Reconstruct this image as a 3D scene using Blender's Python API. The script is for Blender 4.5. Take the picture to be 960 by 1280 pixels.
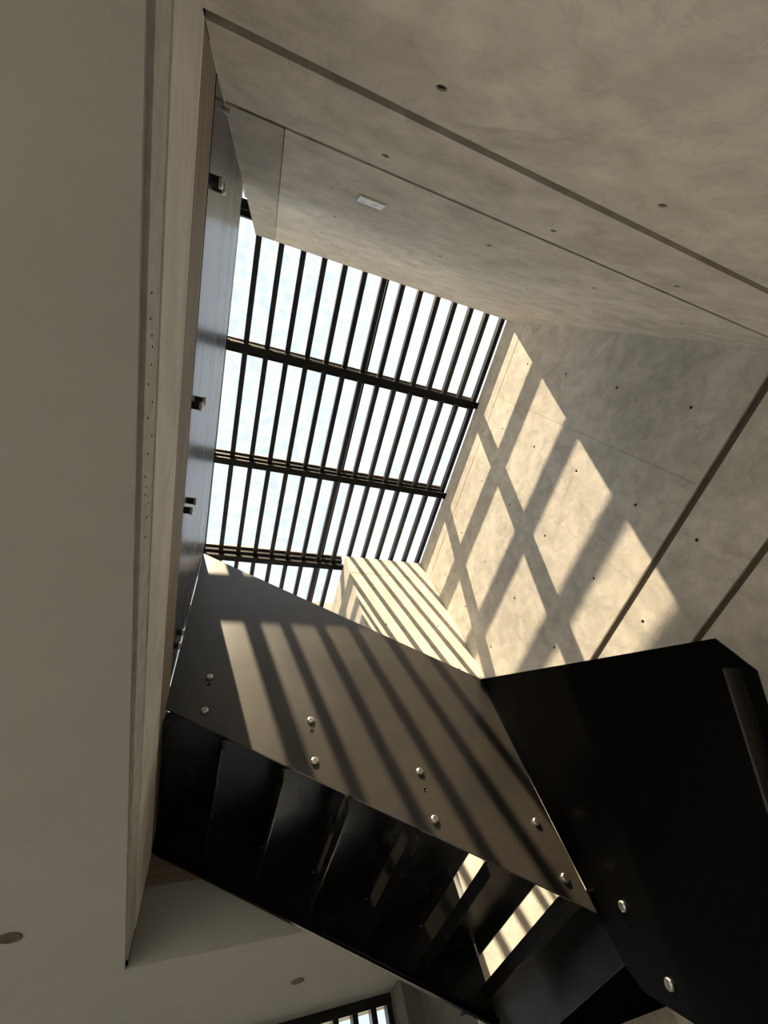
import bpy, bmesh, math, random
from mathutils import Vector, Matrix
random.seed(7)
scene = bpy.context.scene
for o in list(bpy.data.objects):
    bpy.data.objects.remove(o, do_unlink=True)
C = scene.collection
ZO = 1.533          # eye height: the builders below measure heights from the eye, the floor lands on z = 0

# ------------------------------------------------------------------ camera
RT = Vector((0.93495939, -0.26108686, -0.24017614))
DN = Vector((0.12879997, 0.88064796, -0.45592734))
FW = Vector((0.33054727, 0.39533887, 0.85699806))
cam_d = bpy.data.cameras.new('camera')
cam = bpy.data.objects.new('camera', cam_d)
C.objects.link(cam)
cam_d.sensor_fit = 'VERTICAL'
cam_d.sensor_height = 24.0
cam_d.lens = 24.0 * 509.418 / 1280.0
cam_d.clip_start = 0.02
cam_d.clip_end = 500
m = Matrix((RT, -DN, -FW)).transposed().to_4x4()
m.translation = (0, 0, ZO)
cam.matrix_world = m
scene.camera = cam

# ------------------------------------------------------------------ sky, sun, exposure
w = bpy.data.worlds.new('sky')
scene.world = w
w.use_nodes = True
wn = w.node_tree.nodes
wl = w.node_tree.links
bg = wn['Background']
tc = wn.new('ShaderNodeTexCoord')
nz = wn.new('ShaderNodeTexNoise')
nz.inputs['Scale'].default_value = 1.3
nz.inputs['Detail'].default_value = 3
wl.new(tc.outputs['Generated'], nz.inputs['Vector'])
rp = wn.new('ShaderNodeValToRGB')
rp.color_ramp.elements[0].position = 0.35
rp.color_ramp.elements[0].color = (0.70, 0.80, 0.92, 1)
rp.color_ramp.elements[1].position = 0.62
rp.color_ramp.elements[1].color = (0.84, 0.90, 0.95, 1)
wl.new(nz.outputs['Fac'], rp.inputs['Fac'])
wl.new(rp.outputs['Color'], bg.inputs['Color'])
bg.inputs['Strength'].default_value = 0.89

SUN = Vector((0.259, 0.459, -1.0))
sd = bpy.data.lights.new('sun', 'SUN')
sd.energy = 12.6
sd.angle = math.radians(0.53)
sd.color = (1.0, 0.785, 0.515)
so = bpy.data.objects.new('sun', sd)
C.objects.link(so)
so.rotation_euler = SUN.to_track_quat('-Z', 'Y').to_euler()
so.location = (-3, -5, 14)

vs = scene.view_settings
vs.view_transform = 'Standard'
vs.look = 'None'
vs.gamma = 1.0
vs.use_curve_mapping = False
vs.exposure = 0.50
scene.cycles.diffuse_bounces = 9
scene.cycles.max_bounces = 14

# ------------------------------------------------------------------ materials
def new_mat(name):
    mt = bpy.data.materials.new(name)
    mt.use_nodes = True
    nt = mt.node_tree
    return mt, nt.nodes, nt.links, nt.nodes['Principled BSDF']

def noise(n, l, vec, scale, detail=4, rough=0.55, dist=0.0):
    t = n.new('ShaderNodeTexNoise')
    t.inputs['Scale'].default_value = scale
    t.inputs['Detail'].default_value = detail
    t.inputs['Roughness'].default_value = rough
    t.inputs['Distortion'].default_value = dist
    if vec is not None:
        l.new(vec, t.inputs['Vector'])
    return t.outputs['Fac']

def ramp(n, l, fac, stops):
    r = n.new('ShaderNodeValToRGB')
    e = r.color_ramp.elements
    while len(e) < len(stops):
        e.new(0.5)
    for k, (p, c) in enumerate(stops):
        e[k].position = p
        e[k].color = (*c, 1) if len(c) == 3 else c
    l.new(fac, r.inputs['Fac'])
    return r.outputs['Color']

def mixc(n, l, mode, fac, a, b):
    x = n.new('ShaderNodeMix')
    x.data_type = 'RGBA'
    x.blend_type = mode
    if isinstance(fac, float):
        x.inputs[0].default_value = fac
    else:
        l.new(fac, x.inputs[0])
    for s, v in ((6, a), (7, b)):
        if isinstance(v, tuple):
            x.inputs[s].default_value = (*v, 1)
        else:
            l.new(v, x.inputs[s])
    return x.outputs[2]

def scaled(n, l, vec, s):
    mp = n.new('ShaderNodeMapping')
    mp.inputs['Scale'].default_value = s
    l.new(vec, mp.inputs['Vector'])
    return mp.outputs['Vector']

def concrete(name, lo, hi, stain=0.8, streak=(1, 1, 1)):
    mt, n, l, p = new_mat(name)
    g = n.new('ShaderNodeNewGeometry')
    pos = g.outputs['Position']
    base = ramp(n, l, noise(n, l, pos, 0.9, 5, 0.6, 0.3), [(0.30, lo), (0.70, hi)])
    mot = ramp(n, l, noise(n, l, scaled(n, l, pos, streak), 5.0, 6, 0.65, 0.4), [(0.30, (0.72, 0.72, 0.71)), (0.65, (1.04, 1.03, 1.02))])
    col = mixc(n, l, 'MULTIPLY', 1.0, base, mot)
    # darker trowel and release stains with ragged outlines
    st = ramp(n, l, noise(n, l, pos, 1.7, 8, 0.7, 1.2), [(0.56, (1, 1, 1)), (0.72, (0.66, 0.65, 0.62))])
    col = mixc(n, l, 'MULTIPLY', stain, col, st)
    # thin dark veins
    v = noise(n, l, scaled(n, l, pos, (streak[0] * 1.4, streak[1] * 1.4, streak[2] * 1.4)), 1.3, 7, 0.62, 0.8)
    vein = ramp(n, l, v, [(0.488, (1, 1, 1)), (0.499, (0.62, 0.61, 0.59)), (0.510, (1, 1, 1))])
    col = mixc(n, l, 'MULTIPLY', 0.28, col, vein)
    # pin holes
    vo = n.new('ShaderNodeTexVoronoi')
    vo.inputs['Scale'].default_value = 26
    l.new(pos, vo.inputs['Vector'])
    pin = ramp(n, l, vo.outputs['Distance'], [(0.0, (0.55, 0.54, 0.52)), (0.10, (1, 1, 1))])
    col = mixc(n, l, 'MULTIPLY', 0.5, col, pin)
    l.new(col, p.inputs['Base Color'])
    p.inputs['Roughness'].default_value = 0.75
    p.inputs['Specular IOR Level'].default_value = 0.25
    b = n.new('ShaderNodeBump')
    b.inputs['Strength'].default_value = 0.12
    b.inputs['Distance'].default_value = 0.01
    l.new(noise(n, l, pos, 40, 6, 0.6), b.inputs['Height'])
    l.new(b.outputs['Normal'], p.inputs['Normal'])
    return mt

def plain(name, col, rough=0.6, metal=0.0, var=0.08, scale=6.0, bump=0.0, spec=0.4):
    mt, n, l, p = new_mat(name)
    g = n.new('ShaderNodeNewGeometry')
    f = noise(n, l, g.outputs['Position'], scale, 4)
    a = tuple(c * (1 - var) for c in col)
    b = tuple(min(1, c * (1 + var)) for c in col)
    l.new(ramp(n, l, f, [(0.35, a), (0.65, b)]), p.inputs['Base Color'])
    p.inputs['Roughness'].default_value = rough
    p.inputs['Metallic'].default_value = metal
    p.inputs['Specular IOR Level'].default_value = spec
    if bump:
        bm_ = n.new('ShaderNodeBump')
        bm_.inputs['Strength'].default_value = bump
        bm_.inputs['Distance'].default_value = 0.004
        l.new(noise(n, l, g.outputs['Position'], 160, 3), bm_.inputs['Height'])
        l.new(bm_.outputs['Normal'], p.inputs['Normal'])
    return mt

def steel(name, lo, hi, rough=(0.34, 0.52), streak=(1, 1, 1), spec=0.5, ior=1.5):
    mt, n, l, p = new_mat(name)
    g = n.new('ShaderNodeNewGeometry')
    pos = scaled(n, l, g.outputs['Position'], streak)
    f = noise(n, l, pos, 3.0, 6, 0.6, 0.2)
    col = ramp(n, l, f, [(0.32, lo), (0.68, hi)])
    # rust-brown mill scale patches and pale scratches
    col = mixc(n, l, 'MIX', ramp(n, l, noise(n, l, g.outputs['Position'], 2.0, 6, 0.65, 0.5), [(0.5, (0, 0, 0)), (0.75, (0.55, 0.55, 0.55))]),
               col, (hi[0] * 1.35, hi[1] * 1.15, hi[2] * 0.9))
    vo = n.new('ShaderNodeTexVoronoi')
    vo.inputs['Scale'].default_value = 9
    l.new(g.outputs['Position'], vo.inputs['Vector'])
    col = mixc(n, l, 'ADD', ramp(n, l, vo.outputs['Distance'], [(0.0, (0.5, 0.5, 0.5)), (0.022, (0, 0, 0))]), col, (0.05, 0.05, 0.045))
    l.new(col, p.inputs['Base Color'])
    r = n.new('ShaderNodeMapRange')
    r.inputs['To Min'].default_value = rough[0]
    r.inputs['To Max'].default_value = rough[1]
    l.new(noise(n, l, pos, 2.5, 2), r.inputs['Value'])
    l.new(r.outputs['Result'], p.inputs['Roughness'])
    p.inputs['Specular IOR Level'].default_value = spec
    p.inputs['IOR'].default_value = ior
    return mt

def glass_mat(name, tint, dust=0.02):
    mt, n, l, p = new_mat(name)
    n.remove(p)
    out = n['Material Output']
    tr = n.new('ShaderNodeBsdfTransparent')
    tr.inputs['Color'].default_value = (*tint, 1)
    gl = n.new('ShaderNodeBsdfGlossy')
    gl.inputs['Roughness'].default_value = 0.03
    fr = n.new('ShaderNodeFresnel')
    fr.inputs['IOR'].default_value = 1.35
    m1 = n.new('ShaderNodeMixShader')
    l.new(fr.outputs[0], m1.inputs[0])
    l.new(tr.outputs[0], m1.inputs[1])
    l.new(gl.outputs[0], m1.inputs[2])
    du = n.new('ShaderNodeBsdfTranslucent')
    du.inputs['Color'].default_value = (0.8, 0.8, 0.78, 1)
    g = n.new('ShaderNodeNewGeometry')
    f = ramp(n, l, noise(n, l, g.outputs['Position'], 7, 7, 0.7), [(0.40, (0, 0, 0)), (0.75, (dust * 2.2,) * 3)])
    m2 = n.new('ShaderNodeMixShader')
    l.new(f, m2.inputs[0])
    l.new(m1.outputs[0], m2.inputs[1])
    l.new(du.outputs[0], m2.inputs[2])
    l.new(m2.outputs[0], out.inputs['Surface'])
    return mt

def wood_mat(name):
    mt, n, l, p = new_mat(name)
    g = n.new('ShaderNodeNewGeometry')
    # coarse boards ran diagonally in the shuttering of the kerb
    mp = n.new('ShaderNodeMapping')
    mp.inputs['Rotation'].default_value = (0.5, 0, 0)
    mp.inputs['Scale'].default_value = (1, 1.2, 14)
    l.new(g.outputs['Position'], mp.inputs['Vector'])
    f = noise(n, l, mp.outputs['Vector'], 2.2, 6, 0.6, 0.4)
    l.new(ramp(n, l, f, [(0.30, (0.20, 0.155, 0.11)), (0.5, (0.27, 0.22, 0.165)), (0.72, (0.34, 0.285, 0.22))]), p.inputs['Base Color'])
    p.inputs['Roughness'].default_value = 0.7
    return mt

M = {
    'conc': concrete('concrete_wall', (0.58, 0.55, 0.50), (0.72, 0.69, 0.635)),
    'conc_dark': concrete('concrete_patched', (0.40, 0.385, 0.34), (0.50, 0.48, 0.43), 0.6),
    'conc_lite': concrete('concrete_slab_edge', (0.80, 0.79, 0.75), (0.90, 0.89, 0.86), 0.3, (1, 0.3, 1)),
    'core': plain('concrete_joint', (0.11, 0.095, 0.075), 0.9),
    'plug': plain('tie_hole_plug', (0.02, 0.018, 0.016), 0.9),
    'plaster': plain('painted_plaster', (0.355, 0.363, 0.36), 0.85, var=0.025, scale=3, bump=0.12, spec=0.2),
    'bead': plain('plaster_bead', (0.58, 0.575, 0.54), 0.8, var=0.10, scale=14, bump=0.2, spec=0.2),
    'kerb': wood_mat('board_marked_kerb'),
    'gap': plain('shadow_gap', (0.03, 0.028, 0.025), 0.9),
    'steel': steel('blackened_steel', (0.012, 0.0115, 0.011), (0.027, 0.023, 0.019), (0.31, 0.39), (1, 1, 1), 0.5, 1.75),
    'steel_L': steel('blackened_steel_streaked', (0.016, 0.017, 0.018), (0.034, 0.035, 0.036), (0.17, 0.34), (1, 0.25, 6), 0.7),
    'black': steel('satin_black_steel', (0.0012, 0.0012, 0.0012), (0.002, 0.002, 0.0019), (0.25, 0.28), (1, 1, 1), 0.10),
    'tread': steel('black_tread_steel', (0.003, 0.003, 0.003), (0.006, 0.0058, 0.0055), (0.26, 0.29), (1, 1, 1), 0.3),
    'fin': plain('dark_aluminium', (0.007, 0.007, 0.0068), 0.38, var=0.2),
    'beam': plain('black_beam_paint', (0.006, 0.006, 0.006), 0.6, var=0.2, spec=0.12),
    'frame': plain('glazing_bar', (0.22, 0.19, 0.155), 0.5),
    'stainless': plain('stainless_bolt', (0.62, 0.60, 0.56), 0.28, 1.0, 0.15, 60),
    'glass': glass_mat('skylight_glass', (0.96, 0.975, 0.985), 0.03),
    'pane': glass_mat('window_glass', (0.93, 0.95, 0.95), 0.01),
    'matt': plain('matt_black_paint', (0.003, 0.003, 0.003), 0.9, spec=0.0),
    'pier': plain('shaded_wall_grey', (0.11, 0.105, 0.095), 0.8, var=0.1),  # darkness of the wall below the stair, put into its colour
    'white': plain('white_plastic', (0.90, 0.93, 0.95), 0.4),
    'label_grey': plain('grey_print', (0.35, 0.37, 0.4), 0.5),
    'lens': plain('downlight_lens', (0.13, 0.11, 0.095), 0.9, spec=0.05),
    'floor': plain('stone_floor', (0.66, 0.635, 0.59), 0.45, var=0.12, scale=2),
    'paving': plain('pale_paving', (0.58, 0.56, 0.52), 0.8, var=0.1, scale=1),
}

# ------------------------------------------------------------------ mesh helpers
def setp(o, label=None, cat=None, group=None, kind=None):
    for k, v in (('label', label), ('category', cat), ('group', group), ('kind', kind)):
        if v:
            o[k] = v
    return o

def empty(name, loc):
    o = bpy.data.objects.new(name, None)
    o.empty_display_size = 0.1
    C.objects.link(o)
    o.location = (loc[0], loc[1], loc[2] + ZO)
    return o

def world_loc(o):
    v = Vector(o.location)
    while o.parent:
        o = o.parent
        v = v + Vector(o.location)
    return v

def link(name, bm, mat, parent=None, smooth=False, mat2=None):
    """bm holds eye-height coordinates; the object gets its own origin at the centre of its base"""
    vs_ = [v.co for v in bm.verts]
    lo = Vector((min(v.x for v in vs_), min(v.y for v in vs_), min(v.z for v in vs_)))
    hi = Vector((max(v.x for v in vs_), max(v.y for v in vs_), max(v.z for v in vs_)))
    c = Vector(((lo.x + hi.x) / 2, (lo.y + hi.y) / 2, lo.z))
    for v in bm.verts:
        v.co -= c
    bmesh.ops.recalc_face_normals(bm, faces=bm.faces[:])
    me = bpy.data.meshes.new(name)
    bm.to_mesh(me)
    bm.free()
    me.materials.append(M[mat])
    if mat2:
        me.materials.append(M[mat2])
    if smooth:
        for p in me.polygons:
            p.use_smooth = True
    o = bpy.data.objects.new(name, me)
    C.objects.link(o)
    wpos = c + Vector((0, 0, ZO))
    if parent:
        o.parent = parent
        o.location = wpos - world_loc(parent)
    else:
        o.location = wpos
    return o

def add_box(bm, a, b):
    vv = [bm.verts.new((x, y, z)) for x in (a[0], b[0]) for y in (a[1], b[1]) for z in (a[2], b[2])]
    for f in ((0, 1, 3, 2), (4, 6, 7, 5), (0, 4, 5, 1), (2, 3, 7, 6), (0, 2, 6, 4), (1, 5, 7, 3)):
        bm.faces.new([vv[i] for i in f])
    return vv

def box(name, a, b, mat, parent=None, bevel=0.0):
    bm = bmesh.new()
    add_box(bm, a, b)
    if bevel:
        bmesh.ops.bevel(bm, geom=bm.edges[:], offset=bevel, segments=1, affect='EDGES')
    return link(name, bm, mat, parent)

def add_prism(bm, pts, axis, t0, t1):
    """pts: polygon in the two axes other than `axis`, extruded from t0 to t1"""
    def mk(p, t):
        if axis == 'x':
            return (t, p[0], p[1])
        if axis == 'y':
            return (p[0], t, p[1])
        return (p[0], p[1], t)
    a = [bm.verts.new(mk(p, t0)) for p in pts]
    b = [bm.verts.new(mk(p, t1)) for p in pts]
    bm.faces.new(a)
    bm.faces.new(b[::-1])
    n_ = len(pts)
    for i in range(n_):
        j = (i + 1) % n_
        bm.faces.new([a[i], b[i], b[j], a[j]])

def prism(name, pts, axis, t0, t1, mat, parent=None, bevel=0.0):
    bm = bmesh.new()
    add_prism(bm, pts, axis, t0, t1)
    if bevel:
        bmesh.ops.bevel(bm, geom=bm.edges[:], offset=bevel, segments=1, affect='EDGES')
    return link(name, bm, mat, parent)

def axis_mat(axis):
    """maps local +z to the given world axis"""
    v = {'x': (1, 0, 0), '-x': (-1, 0, 0), 'y': (0, 1, 0), '-y': (0, -1, 0), 'z': (0, 0, 1), '-z': (0, 0, -1)}[axis]
    return Vector(v).to_track_quat('Z', 'Y').to_matrix().to_4x4()

def add_lathe(bm, prof, seg, centre, axis):
    mt = Matrix.Translation(centre) @ axis_mat(axis)
    rings = []
    for r, h in prof:
        if r < 1e-6:
            rings.append([bm.verts.new(mt @ Vector((0, 0, h)))])
        else:
            rings.append([bm.verts.new(mt @ Vector((r * math.cos(2 * math.pi * k / seg), r * math.sin(2 * math.pi * k / seg), h))) for k in range(seg)])
    for a, b in zip(rings, rings[1:]):
        for k in range(seg):
            k2 = (k + 1) % seg
            if len(a) == 1 and len(b) == 1:
                continue
            if len(a) == 1:
                bm.faces.new([a[0], b[k], b[k2]])
            elif len(b) == 1:
                bm.faces.new([a[k], b[0], a[k2]])
            else:
                bm.faces.new([a[k], b[k], b[k2], a[k2]])

def lathe(name, prof, centre, axis, mat, parent=None, seg=20, smooth=False):
    bm = bmesh.new()
    add_lathe(bm, prof, seg, centre, axis)
    return link(name, bm, mat, parent, smooth)

def drilled_panel(name, a, b, mat, parent, holes, axis, face, radius=0.017, depth=0.014):
    """a cast panel with round tie holes sunk into its visible face"""
    o = box(name, a, b, mat, parent)
    if holes:
        bm = bmesh.new()
        for h in holes:
            add_lathe(bm, [(0, -0.01), (radius * 1.12, -0.01), (radius, 0.001), (radius * 0.85, depth), (0, depth)], 14, h, axis)
        cut = link('cutter', bm, 'plug')
        md = o.modifiers.new('b', 'BOOLEAN')
        md.object = cut
        md.solver = 'EXACT'
        bpy.context.view_layer.update()
        dg = bpy.context.evaluated_depsgraph_get()
        me = bpy.data.meshes.new_from_object(o.evaluated_get(dg))
        o.modifiers.clear()
        o.data = me
        me.materials.clear()
        me.materials.append(M[mat])
        bpy.data.objects.remove(cut, do_unlink=True)
        d = Vector({'x': (1, 0, 0), '-y': (0, -1, 0), 'y': (0, 1, 0)}[axis])
        for h in holes:
            lathe('tie_hole', [(0, 0), (radius * 0.84, 0), (radius * 0.84, 0.006), (0, 0.006)], Vector(h) + d * (depth - 0.009), axis, 'plug', o, 12)
    return o

# ------------------------------------------------------------------ key planes of the stairwell
XL, XB = -0.277, 3.68
YA, YC = -0.652, 4.13
ZC, ZU, ZS = 1.2, 2.157, 6.62
FL = -ZO
SC = 1.045
YS = 2.36 * SC

def sc(pts):
    return [(a * SC, b * SC) for a, b in pts]

def T(*zs):
    return zs

# ================================================================== STRUCTURE
# ---- wall_near: tall concrete wall at the top of the picture (faces +y)
wa = box('wall_near', (XL, YA - 0.35, FL), (XB + 0.3, YA - 0.025, ZS + 0.04), 'core')
setp(wa, 'tall board of bare concrete above the shaft with long shadow gaps and tie holes', kind='structure')
tx = [0.385, 1.28, 2.17, 3.08]
rowsA = [(FL, 1.722, [1.518, 0.62]), (1.776, 2.345, [2.18]), (2.378, ZS + 0.03, [2.88, 3.755, 4.66, 5.56])]
for z0, z1, hz in rowsA:
    cols = [(XL, -0.034), (-0.030, 2.608), (2.613, XB)] if z0 > 1.0 and z0 != 1.776 else [(XL, 2.608), (2.613, XB)]
    for ci, (x0, x1) in enumerate(cols):
        hs = [(x, YA, z) for x in tx for z in hz if x0 + 0.03 < x < x1 - 0.03 and not (abs(x - 0.385) < 0.01 and abs(z - 2.88) < 0.01)]
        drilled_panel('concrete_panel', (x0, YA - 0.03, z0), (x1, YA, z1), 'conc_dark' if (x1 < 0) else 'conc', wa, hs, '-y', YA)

# ---- wall_right: concrete wall that catches the sun (faces -x)
wb = box('wall_right', (XB + 0.025, YA, FL), (XB + 0.35, YC + 0.4, ZS + 0.04), 'core')
setp(wb, 'bare concrete wall with window-shaped sun patches beside the skylight', kind='structure')
ty = [-0.10, 0.89, 1.79, 2.79, 3.68]
for z0, z1, hz in [(FL, 1.765, [1.33]), (1.818, 2.405, [2.235]), (2.475, 6.108, [5.63, 4.73, 3.83, 2.915]), (6.122, ZS + 0.03, [])]:
    for y0, y1 in ([(YA, 0.478), (0.481, 1.548), (1.551, YC)] if z0 > 2 and z0 < 6 else [(YA, YC)]):
        hs = [(XB, y, z) for y in ty for z in hz if y0 + 0.03 < y < y1 - 0.03]
        drilled_panel('concrete_panel', (XB, y0, z0), (XB + 0.03, y1, z1), 'conc', wb, hs, 'x', XB)

# ---- wall_far: sunlit concrete pier across the shaft (faces -y), its free end faces -x
XC = 2.05
wc = box('wall_far', (XC + 0.02, YC + 0.025, FL), (XB + 0.3, 5.6, ZS + 0.04), 'core')
setp(wc, 'sunlit concrete wall striped by slat shadows behind the stair', kind='structure')
for z0, z1, hz in [(FL, 6.102, [5.65, 4.74, 3.83, 2.92, 2.0, 1.1]), (6.118, ZS + 0.03, [])]:
    hs = [(x, YC, z) for x in (2.41, 3.33) for z in hz]
    drilled_panel('concrete_panel', (XC, YC, z0), (XB, YC + 0.03, z1), 'conc', wc, hs, 'y', YC)
    box('concrete_panel', (XC, YC + 0.031, z0), (XC + 0.03, 5.6, z1), 'conc', wc)
box('shade_panel', (XC - 0.006, YC + 0.031, FL), (XC - 0.001, 5.098, ZC), 'pier', wc)  # thin dark sheet carrying the shade on the lower return wall

# ---- floors, ceiling and slab
box('floor', (-5.2, -4.2, FL - 0.2), (4.0, 5.6, FL), 'floor')['kind'] = 'structure'
box('ground', (-40, -40, FL - 0.45), (40, 40, FL - 0.22), 'paving')['kind'] = 'structure'
bm = bmesh.new()
add_prism(bm, [(-5.0, -4.0), (XL - 0.012, -4.0), (XL - 0.012, 3.742), (XC - 0.02, 3.742), (XC - 0.02, 5.1), (1.88, 5.1), (1.88, 5.42), (-5.0, 5.42)], 'z', ZC, ZC + 0.016)
ce = link('ceiling', bm, 'plaster')
setp(ce, 'smooth painted ceiling beside and below the stair opening', kind='structure')
bm = bmesh.new()
add_prism(bm, [(-5.0, -4.0), (XL - 0.04, -4.0), (XL - 0.04, 3.80), (XC, 3.80), (XC, 5.42), (-5.0, 5.42)], 'z', ZC + 0.016, ZU)
sl = link('floor_upper', bm, 'gap')
setp(sl, 'upper floor slab around the stair opening', kind='structure')
box('floor_board', (-5.0, -4.0, ZU), (XL - 0.04, 5.42, ZU + 0.02), 'floor', sl)

# edge of the opening along x = XL: bead strip, slab edge, kerb, with shadow gaps between
t1 = box('trim_1', (XL - 0.045, YA, 1.240), (XL - 0.004, 3.74, 1.375), 'bead')
setp(t1, 'narrow plaster bead along the ceiling edge', kind='structure')
for k in range(16):
    yy = 0.08 + 0.048 * k + random.uniform(-0.02, 0.02)
    lathe('bead_hole', [(0, 0), (0.0035, 0), (0.0035, 0.003), (0, 0.003)], (XL - 0.0055, yy, 1.30 + random.uniform(-0.03, 0.04)), 'x', 'gap', t1, 8)
t2 = box('trim_2', (XL - 0.045, YA, 1.380), (XL, 3.74, 1.772), 'conc_lite')
setp(t2, 'pale concrete slab edge along the left side of the opening', kind='structure')
t3 = box('trim_3', (XL - 0.045, YA, 1.787), (XL - 0.003, 3.74, 2.096), 'kerb')
setp(t3, 'brown board-marked kerb strip under the black guard panel', kind='structure')
box('gap_shade_strip', (XL - 0.04, YA, 1.772), (XL - 0.0015, 3.74, 1.787), 'gap', t2)  # dark strips fill the trim gaps, standing in for their shade
box('gap_shade_strip', (XL - 0.04, YA, 2.096), (XL - 0.013, 3.74, 2.118), 'gap', t3)
t4 = box('trim_4', (XL, 3.738, ZC + 0.001), (XC - 0.02, 3.80, 1.588), 'plaster')
setp(t4, 'grey plaster edge of the opening below the stair', kind='structure')
t5 = box('trim_5', (XL, 3.755, 1.594), (XC - 0.02, 3.81, 2.05), 'kerb')
setp(t5, 'brown strip above the grey opening edge', kind='structure')

# ---- enclosing walls and roof of the two storeys
def wall(name, a, b, mat='plaster'):
    o = box(name, a, b, mat)
    o['kind'] = 'structure'
    return o
wall('wall_pier', (1.885, 5.1, FL), (XC - 0.003, 5.6, ZC), 'pier')  # dark tone stands for the shade below the ceiling
wall('wall_return', (-0.45, -4.0, FL), (XL, YA - 0.35, ZS), 'conc')
wall('floor_gallery', (-5.0, 5.425, 1.22), (XC, 5.6, ZU), 'floor')
SX0, SX1, SY0, SY1 = -1.45, XB, -1.75, 5.5
rf = box('roof', (-5.2, -4.2, ZS), (SX0, 5.75, ZS + 0.3), 'plaster')
rf['kind'] = 'structure'
for nm, a, b in (('roof_slab', (SX0, -4.2, ZS), (4.0, SY0, ZS + 0.3)), ('roof_slab', (SX0, SY1, ZS), (4.0, 5.75, ZS + 0.3)),
                 ('roof_slab', (-0.25, SY0, ZS + 0.04), (4.0, YA - 0.31, ZS + 0.08)), ('roof_slab', (-0.2, -1.1, ZS + 0.08), (4.0, -0.96, ZS + 0.31)), ('roof_slab', (XB + 0.02, YA - 0.05, ZS + 0.04), (4.0, SY1, ZS + 0.08)),
                 ('roof_slab', (XC + 0.05, YC + 0.1, ZS + 0.04), (XB + 0.02, SY1, ZS + 0.08))):
    box(nm, a, b, 'plaster', rf)

# ---- window_1: the skylight
sk = empty('window_1', (1.1, 2.3, ZS))
setp(sk, 'flat glazed skylight with dark slats running over cross beams', kind='structure')
PITCH = 0.2964
FH, FWD = 0.095, 0.074
for k in range(-4, 14):
    x = -0.233 + PITCH * k
    y0 = SY0 if x < -0.25 else YA - 0.04
    y1 = SY1 if x < XC + 0.03 else YC + 0.1
    box('slat', (x - FWD / 2, y0, ZS + 0.055), (x + FWD / 2, y1, ZS + 0.055 + FH), 'fin', sk)
ZG = ZS + 0.30
for y in (-0.93, 0.765, 2.535, 4.375):
    x0, x1 = SX0, (XB if YA < y < YC else (XC if y > YC else -0.252))
    be = box('cross_beam', (x0, y - 0.055, ZS - 0.025), (x1, y + 0.055, ZS + 0.004), 'beam', sk)
    box('beam_web', (x0, y - 0.04, ZS + 0.004), (x1, y + 0.04, ZS + 0.054), 'beam', be)
    box('purlin', (x0, y - 0.05, ZS + 0.152), (x1, y + 0.108, ZG), 'beam', be)
    box('glazing_bar', (x0, y - 0.08, ZG - 0.03), (x1, y - 0.052, ZG), 'frame', be)
XJS = (-0.81, 1.64)
for xj in XJS:
    for dx, wd, mt in ((-0.028, 0.012, 'frame'), (-0.004, 0.03, 'fin')):
        box('glazing_bar', (xj + dx, SY0 if xj < 0 else YA - 0.3, ZG - 0.05), (xj + dx + wd, SY1, ZG), mt, sk)
ys = [SY0, -0.93, 0.765, 2.535, 4.375, SY1]
for x0, x1 in ((SX0, XJS[0]), (XJS[0], XJS[1]), (XJS[1], XB + 0.1)):
    for y0, y1 in zip(ys, ys[1:]):
        if x0 > 1 and y1 < 0:
            continue
        xx1 = min(x1, -0.2) if y1 < 0 else x1
        box('glass_pane', (x0 + 0.004, y0 + 0.004, ZG + 0.002), (xx1 - 0.004, y1 - 0.004, ZG + 0.014), 'glass', sk)

# ---- windows of the lower storey
def glazed_wall(name, label, p0, p1, z0, z1, step, post=0.05, axis='x', y=0.0, head=0.07):
    r = empty(name, ((p0 + p1) / 2 if axis == 'x' else y, y if axis == 'x' else (p0 + p1) / 2, z0))
    setp(r, label, kind='structure')
    def bx(nm, a0, a1, d0, d1, h0, h1, mat):
        if axis == 'x':
            return box(nm, (a0, y + d0, h0), (a1, y + d1, h1), mat, r)
        return box(nm, (y + d0, a0, h0), (y + d1, a1, h1), mat, r)
    bx('frame_head', p0, p1, -0.05, 0.05, z1 - head, z1, 'fin')
    bx('frame_sill', p0, p1, -0.05, 0.05, z0, z0 + 0.06, 'fin')
    n_ = max(1, round((p1 - p0) / step))
    s = (p1 - p0) / n_
    for k in range(n_ + 1):
        c = min(max(p0 + k * s, p0 + post / 2), p1 - post / 2)
        bx('mullion', c - post / 2, c + post / 2, -0.045, 0.045, z0 + 0.06, z1 - head, 'fin')
        if k < n_:
            bx('pane', p0 + k * s + post / 2, p0 + (k + 1) * s - post / 2, -0.006, 0.006, z0 + 0.06, z1 - head, 'pane')
    return r
glazed_wall('window_2', 'dark framed window with close vertical bars under the far ceiling edge', -4.95, 1.88, FL, ZC, 0.177, 0.05, 'x', 5.47)
glazed_wall('window_3', 'large glazed side of the lower room', -4.0, 5.4, FL, ZC, 1.18, 0.06, 'y', -5.1)
glazed_wall('window_4', 'large glazed end of the lower room', -5.0, -0.45, FL, ZC, 1.14, 0.06, 'x', -4.1)
glazed_wall('fill_window_5', 'tall unseen glazed side added to the upper floor for fill light', -4.0, 5.6, ZU, ZS - 0.3, 1.45, 0.06, 'y', -5.1)  # out of view, added to brighten the shaded concrete
glazed_wall('fill_window_6', 'tall unseen glazed end added to the upper floor for fill light', -5.0, XC, ZU, ZS - 0.1, 1.45, 0.06, 'x', 5.65)  # also added out of view, as fill for the near wall
wall('wall_left', (-5.2, -4.0, ZS - 0.3), (-5.0, 5.6, ZS))
wall('wall_back', (-5.2, -4.2, ZU), (-0.25, -4.0, ZS))
wall('wall_beyond', (-5.2, 5.6, ZS - 0.1), (4.0, 5.75, ZS))

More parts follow.
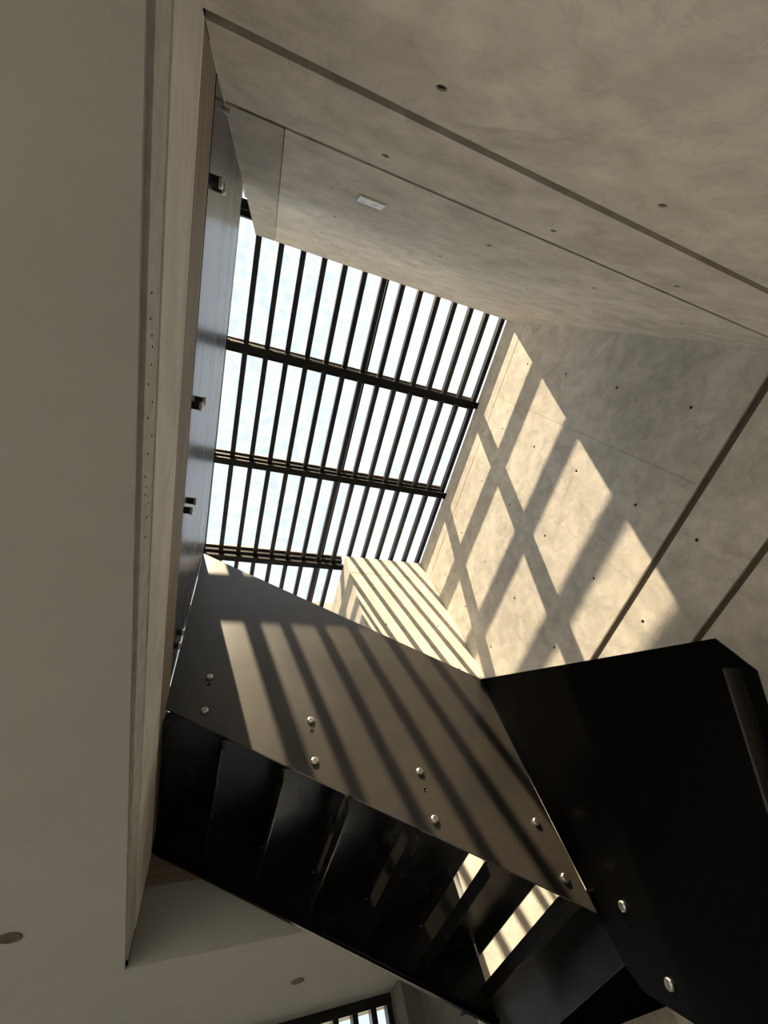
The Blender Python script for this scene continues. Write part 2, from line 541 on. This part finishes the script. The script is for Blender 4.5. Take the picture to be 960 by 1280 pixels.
# ================================================================== THINGS
BOLT = [(0, 0.016), (0.017, 0.016), (0.0215, 0.0135), (0.0235, 0.009), (0.0235, 0.0), (0, 0.0)]
def bolt(parent, centre, axis, ang=0.4, s=1.0):
    bm = bmesh.new()
    add_lathe(bm, [(r * s, h * s) for r, h in BOLT], 20, centre, axis)
    b = link('bolt', bm, 'stainless', parent)
    mt = Matrix.Translation(centre) @ axis_mat(axis) @ Matrix.Rotation(ang, 4, 'Z')
    bm = bmesh.new()
    for v in add_box(bm, (-0.016 * s, -0.0022 * s, 0.0155 * s), (0.016 * s, 0.0022 * s, 0.0168 * s)):
        v.co = mt @ v.co
    link('slot', bm, 'gap', b)
    return b

# ---- guard panel along the upper floor edge
gp = empty('guard_panel', (XL, 1.0, 2.1))
setp(gp, 'tall black steel guard panel fixed along the upper floor edge beside the skylight', 'guard panel')
bm = bmesh.new()
add_prism(bm, [(YA + 0.004, 2.10), (YS + 0.012, 2.16), (YS + 0.012, 3.765), (YA + 0.004, 3.755)], 'x', XL - 0.012, XL)
for v in bm.verts:                      # the panel stands a hair off parallel to the slab edge
    v.co.x -= 0.004 * (v.co.y - YA)
link('plate', bm, 'steel_L', gp)
for y in (-0.35, 0.575, 1.16, 2.15):
    for z in (2.305, 2.185):
        lathe('spacer', [(0, 0), (0.019, 0), (0.019, 0.028), (0, 0.028)], (XL - 0.004 * (y - YA), y, z), 'x', 'gap', gp, 16)
        b = bolt(gp, (XL + 0.028 - 0.004 * (y - YA), y, z), 'x', random.uniform(0, 3), 0.95)
b = lathe('clamp', [(0, 0), (0.011, 0), (0.011, 0.02), (0, 0.02)], (XL, YA + 0.016, 2.40), 'x', 'stainless', gp, 12)

# ---- the steel stair
st = empty('steel_stair', (1.6, 2.6, FL))
setp(st, 'black steel staircase with bolted plate sides and open treads', 'staircase')
S = prism('side_plate', sc([(-0.272, 3.60), (2.050, 2.09), (1.985, 0.597), (-0.272, 1.886)]), 'y', YS, YS + 0.012, 'steel', st)
S['label'] = 'sun-striped sloping steel side plate with pairs of bolts'
for x, z in sc([(-0.046, 2.113), (-0.045, 1.856), (0.604, 1.760), (0.604, 1.491), (1.250, 1.376), (1.248, 1.107), (1.893, 1.023), (1.896, 0.750)]):
    bolt(S, (x, YS, z), '-y', random.uniform(0, 3))
for x, z in sc([(-0.047, 2.055), (0.605, 1.69), (1.25, 1.27)]):
    lathe('plug', [(0.012, 0), (0.012, 0.002), (0.008, 0.002), (0.006, 0.0005), (0, 0.0005)], (x, YS, z), '-y', 'tread', S, 14)

GO, RI, LIP, DEP = 0.363, 0.205, 0.070, 0.4155
YT0, YT1 = YS + 0.014, 3.645
def tread(bm, xb, zt, y0, y1, t=0.008):
    xf = xb + DEP
    add_box(bm, (xb, y0, zt - t), (xf, y1, zt))
    add_box(bm, (xf - t, y0, zt - LIP), (xf, y1, zt - t))
    add_box(bm, (xb, y0, zt - LIP), (xb + t, y1, zt - t))
for k in range(6):
    xb, zt = 1.532 - GO * (5 - k), 0.927 + RI * (5 - k)
    bm = bmesh.new()
    tread(bm, max(xb, XL + 0.005), zt, YT0, YT1)
    td = link('tread', bm, 'tread', st)
    for yy, s in ((YT1 - 0.045, 1), ):
        box('bracket', (xb + DEP - 0.03, yy + 0.02, zt - LIP), (xb + DEP - 0.008, yy + 0.04, zt - LIP + 0.006), 'stainless', td)
# far string and far side plate
bm = bmesh.new()
zl = lambda x: 1.744 - 0.5535 * (x + 0.218)
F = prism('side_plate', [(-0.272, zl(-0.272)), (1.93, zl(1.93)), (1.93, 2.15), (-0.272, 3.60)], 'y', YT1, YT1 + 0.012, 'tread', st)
bm = bmesh.new()
for (x0, x1) in ((-0.272, 1.93),):
    pts = [(x0, zl(x0)), (x1, zl(x1)), (x1, zl(x1) + 0.012), (x0, zl(x0) + 0.012)]
    add_prism(bm, pts, 'y', YT1 - 0.03, YT1)
    add_prism(bm, [(x0, zl(x0) - 0.02), (x1, zl(x1) - 0.02), (x1, zl(x1) - 0.004), (x0, zl(x0) - 0.004)], 'y', YT1 - 0.005, YT1 + 0.03)
link('string_flange', bm, 'black', st)

# landing
ZL_ = 0.722
bm = bmesh.new()
add_box(bm, (1.895, YT0, ZL_ - 0.010), (XB - 0.01, YC - 0.01, ZL_))
add_box(bm, (1.895, YT0, ZL_ - LIP), (1.903, YT1, ZL_ - 0.010))
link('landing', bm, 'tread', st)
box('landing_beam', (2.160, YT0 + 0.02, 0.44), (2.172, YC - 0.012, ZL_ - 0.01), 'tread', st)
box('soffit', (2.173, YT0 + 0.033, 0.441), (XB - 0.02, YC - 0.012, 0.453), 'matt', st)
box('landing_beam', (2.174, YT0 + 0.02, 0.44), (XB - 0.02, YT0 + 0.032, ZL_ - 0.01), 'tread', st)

# side plate of the lower flight
XR = 2.053 * SC
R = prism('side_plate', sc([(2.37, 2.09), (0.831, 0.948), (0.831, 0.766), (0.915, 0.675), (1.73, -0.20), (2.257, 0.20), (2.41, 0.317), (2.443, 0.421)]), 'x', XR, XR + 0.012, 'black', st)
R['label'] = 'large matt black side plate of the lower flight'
for y, z in sc([(2.235, 0.562), (2.226, 0.289)]):
    bolt(R, (XR, y, z), '-x', random.uniform(0, 3))
# folded rim along its free edge
bm = bmesh.new()
p0, p1 = Vector((0.87, 0.815)) * SC, Vector((1.66, -0.10)) * SC
d = (p1 - p0).normalized()
nrm = Vector((d.y, -d.x)) * 0.010
add_prism(bm, [p0, p1, p1 + nrm, p0 + nrm], 'x', XR - 0.11, XR - 0.0005)
link('rim', bm, 'steel', R)

# lower flight
zt, yb = ZL_, YS + 0.03
for k in range(8):
    zt -= RI
    yf = yb - GO
    bm = bmesh.new()
    add_box(bm, (XR + 0.016, yf - 0.047, zt - 0.008), (XB - 0.02, yb, zt))
    add_box(bm, (XR + 0.016, yf - 0.047, zt - LIP), (XB - 0.02, yf - 0.039, zt - 0.008))
    add_box(bm, (XR + 0.016, yb - 0.008, zt - LIP), (XB - 0.02, yb, zt - 0.008))
    link('tread', bm, 'tread', st)
    yb = yf
sl_ = [(YS + 0.03, ZL_ - 0.30), (YS + 0.03, ZL_ - 0.02), (yb, zt - 0.02 + 0.1), (yb, zt - 0.30)]
prism('string', sl_, 'x', XR + 0.013, XR + 0.0158, 'tread', st)
prism('string', sl_, 'x', XB - 0.018, XB - 0.006, 'tread', st)
box('lower_landing', (XR + 0.016, YA + 0.02, FL), (XB - 0.02, yb - 0.06, zt - RI), 'tread', st)
for k in range(2):
    box('step', (XR + 0.016 - 0.32 * (k + 1), YA + 0.02, FL), (XR + 0.014 - 0.32 * k, yb - 0.06, zt - RI * (2 + k)), 'tread', st)

# ---- small white box on the near wall
jb = empty('junction_box', (0.50, YA, 2.86))
setp(jb, 'small white printed box set in the concrete wall above the skylight edge', 'box')
box('cover', (0.415, YA, 2.885), (0.575, YA + 0.012, 3.015), 'white', jb, 0.004)
for x0, x1, z in ((0.435, 0.47, 2.965), (0.49, 0.53, 2.955), (0.505, 0.545, 2.93)):
    box('print', (x0, YA + 0.0122, z), (x1, YA + 0.0128, z + 0.010), 'label_grey', jb)

# ---- recessed downlights
for (x, y, lab) in ((0.878, 4.581, 'round recessed downlight in the ceiling beneath the stair, nearest the barred window'),
                    (-0.786, 3.102, 'round recessed downlight in the ceiling at the left picture edge')):
    dl = empty('downlight', (x, y, ZC))
    setp(dl, lab, 'downlight', 'recessed ceiling downlights')
    lathe('ring', [(0.046, 0), (0.052, 0), (0.052, 0.004), (0.044, 0.006), (0.040, 0.002), (0.046, 0)], (x, y, ZC), '-z', 'lens', dl, 24)
    lathe('lens', [(0, 0.0005), (0.043, 0.0005), (0.043, 0.0015), (0, 0.0015)], (x, y, ZC), '-z', 'lens', dl, 24)
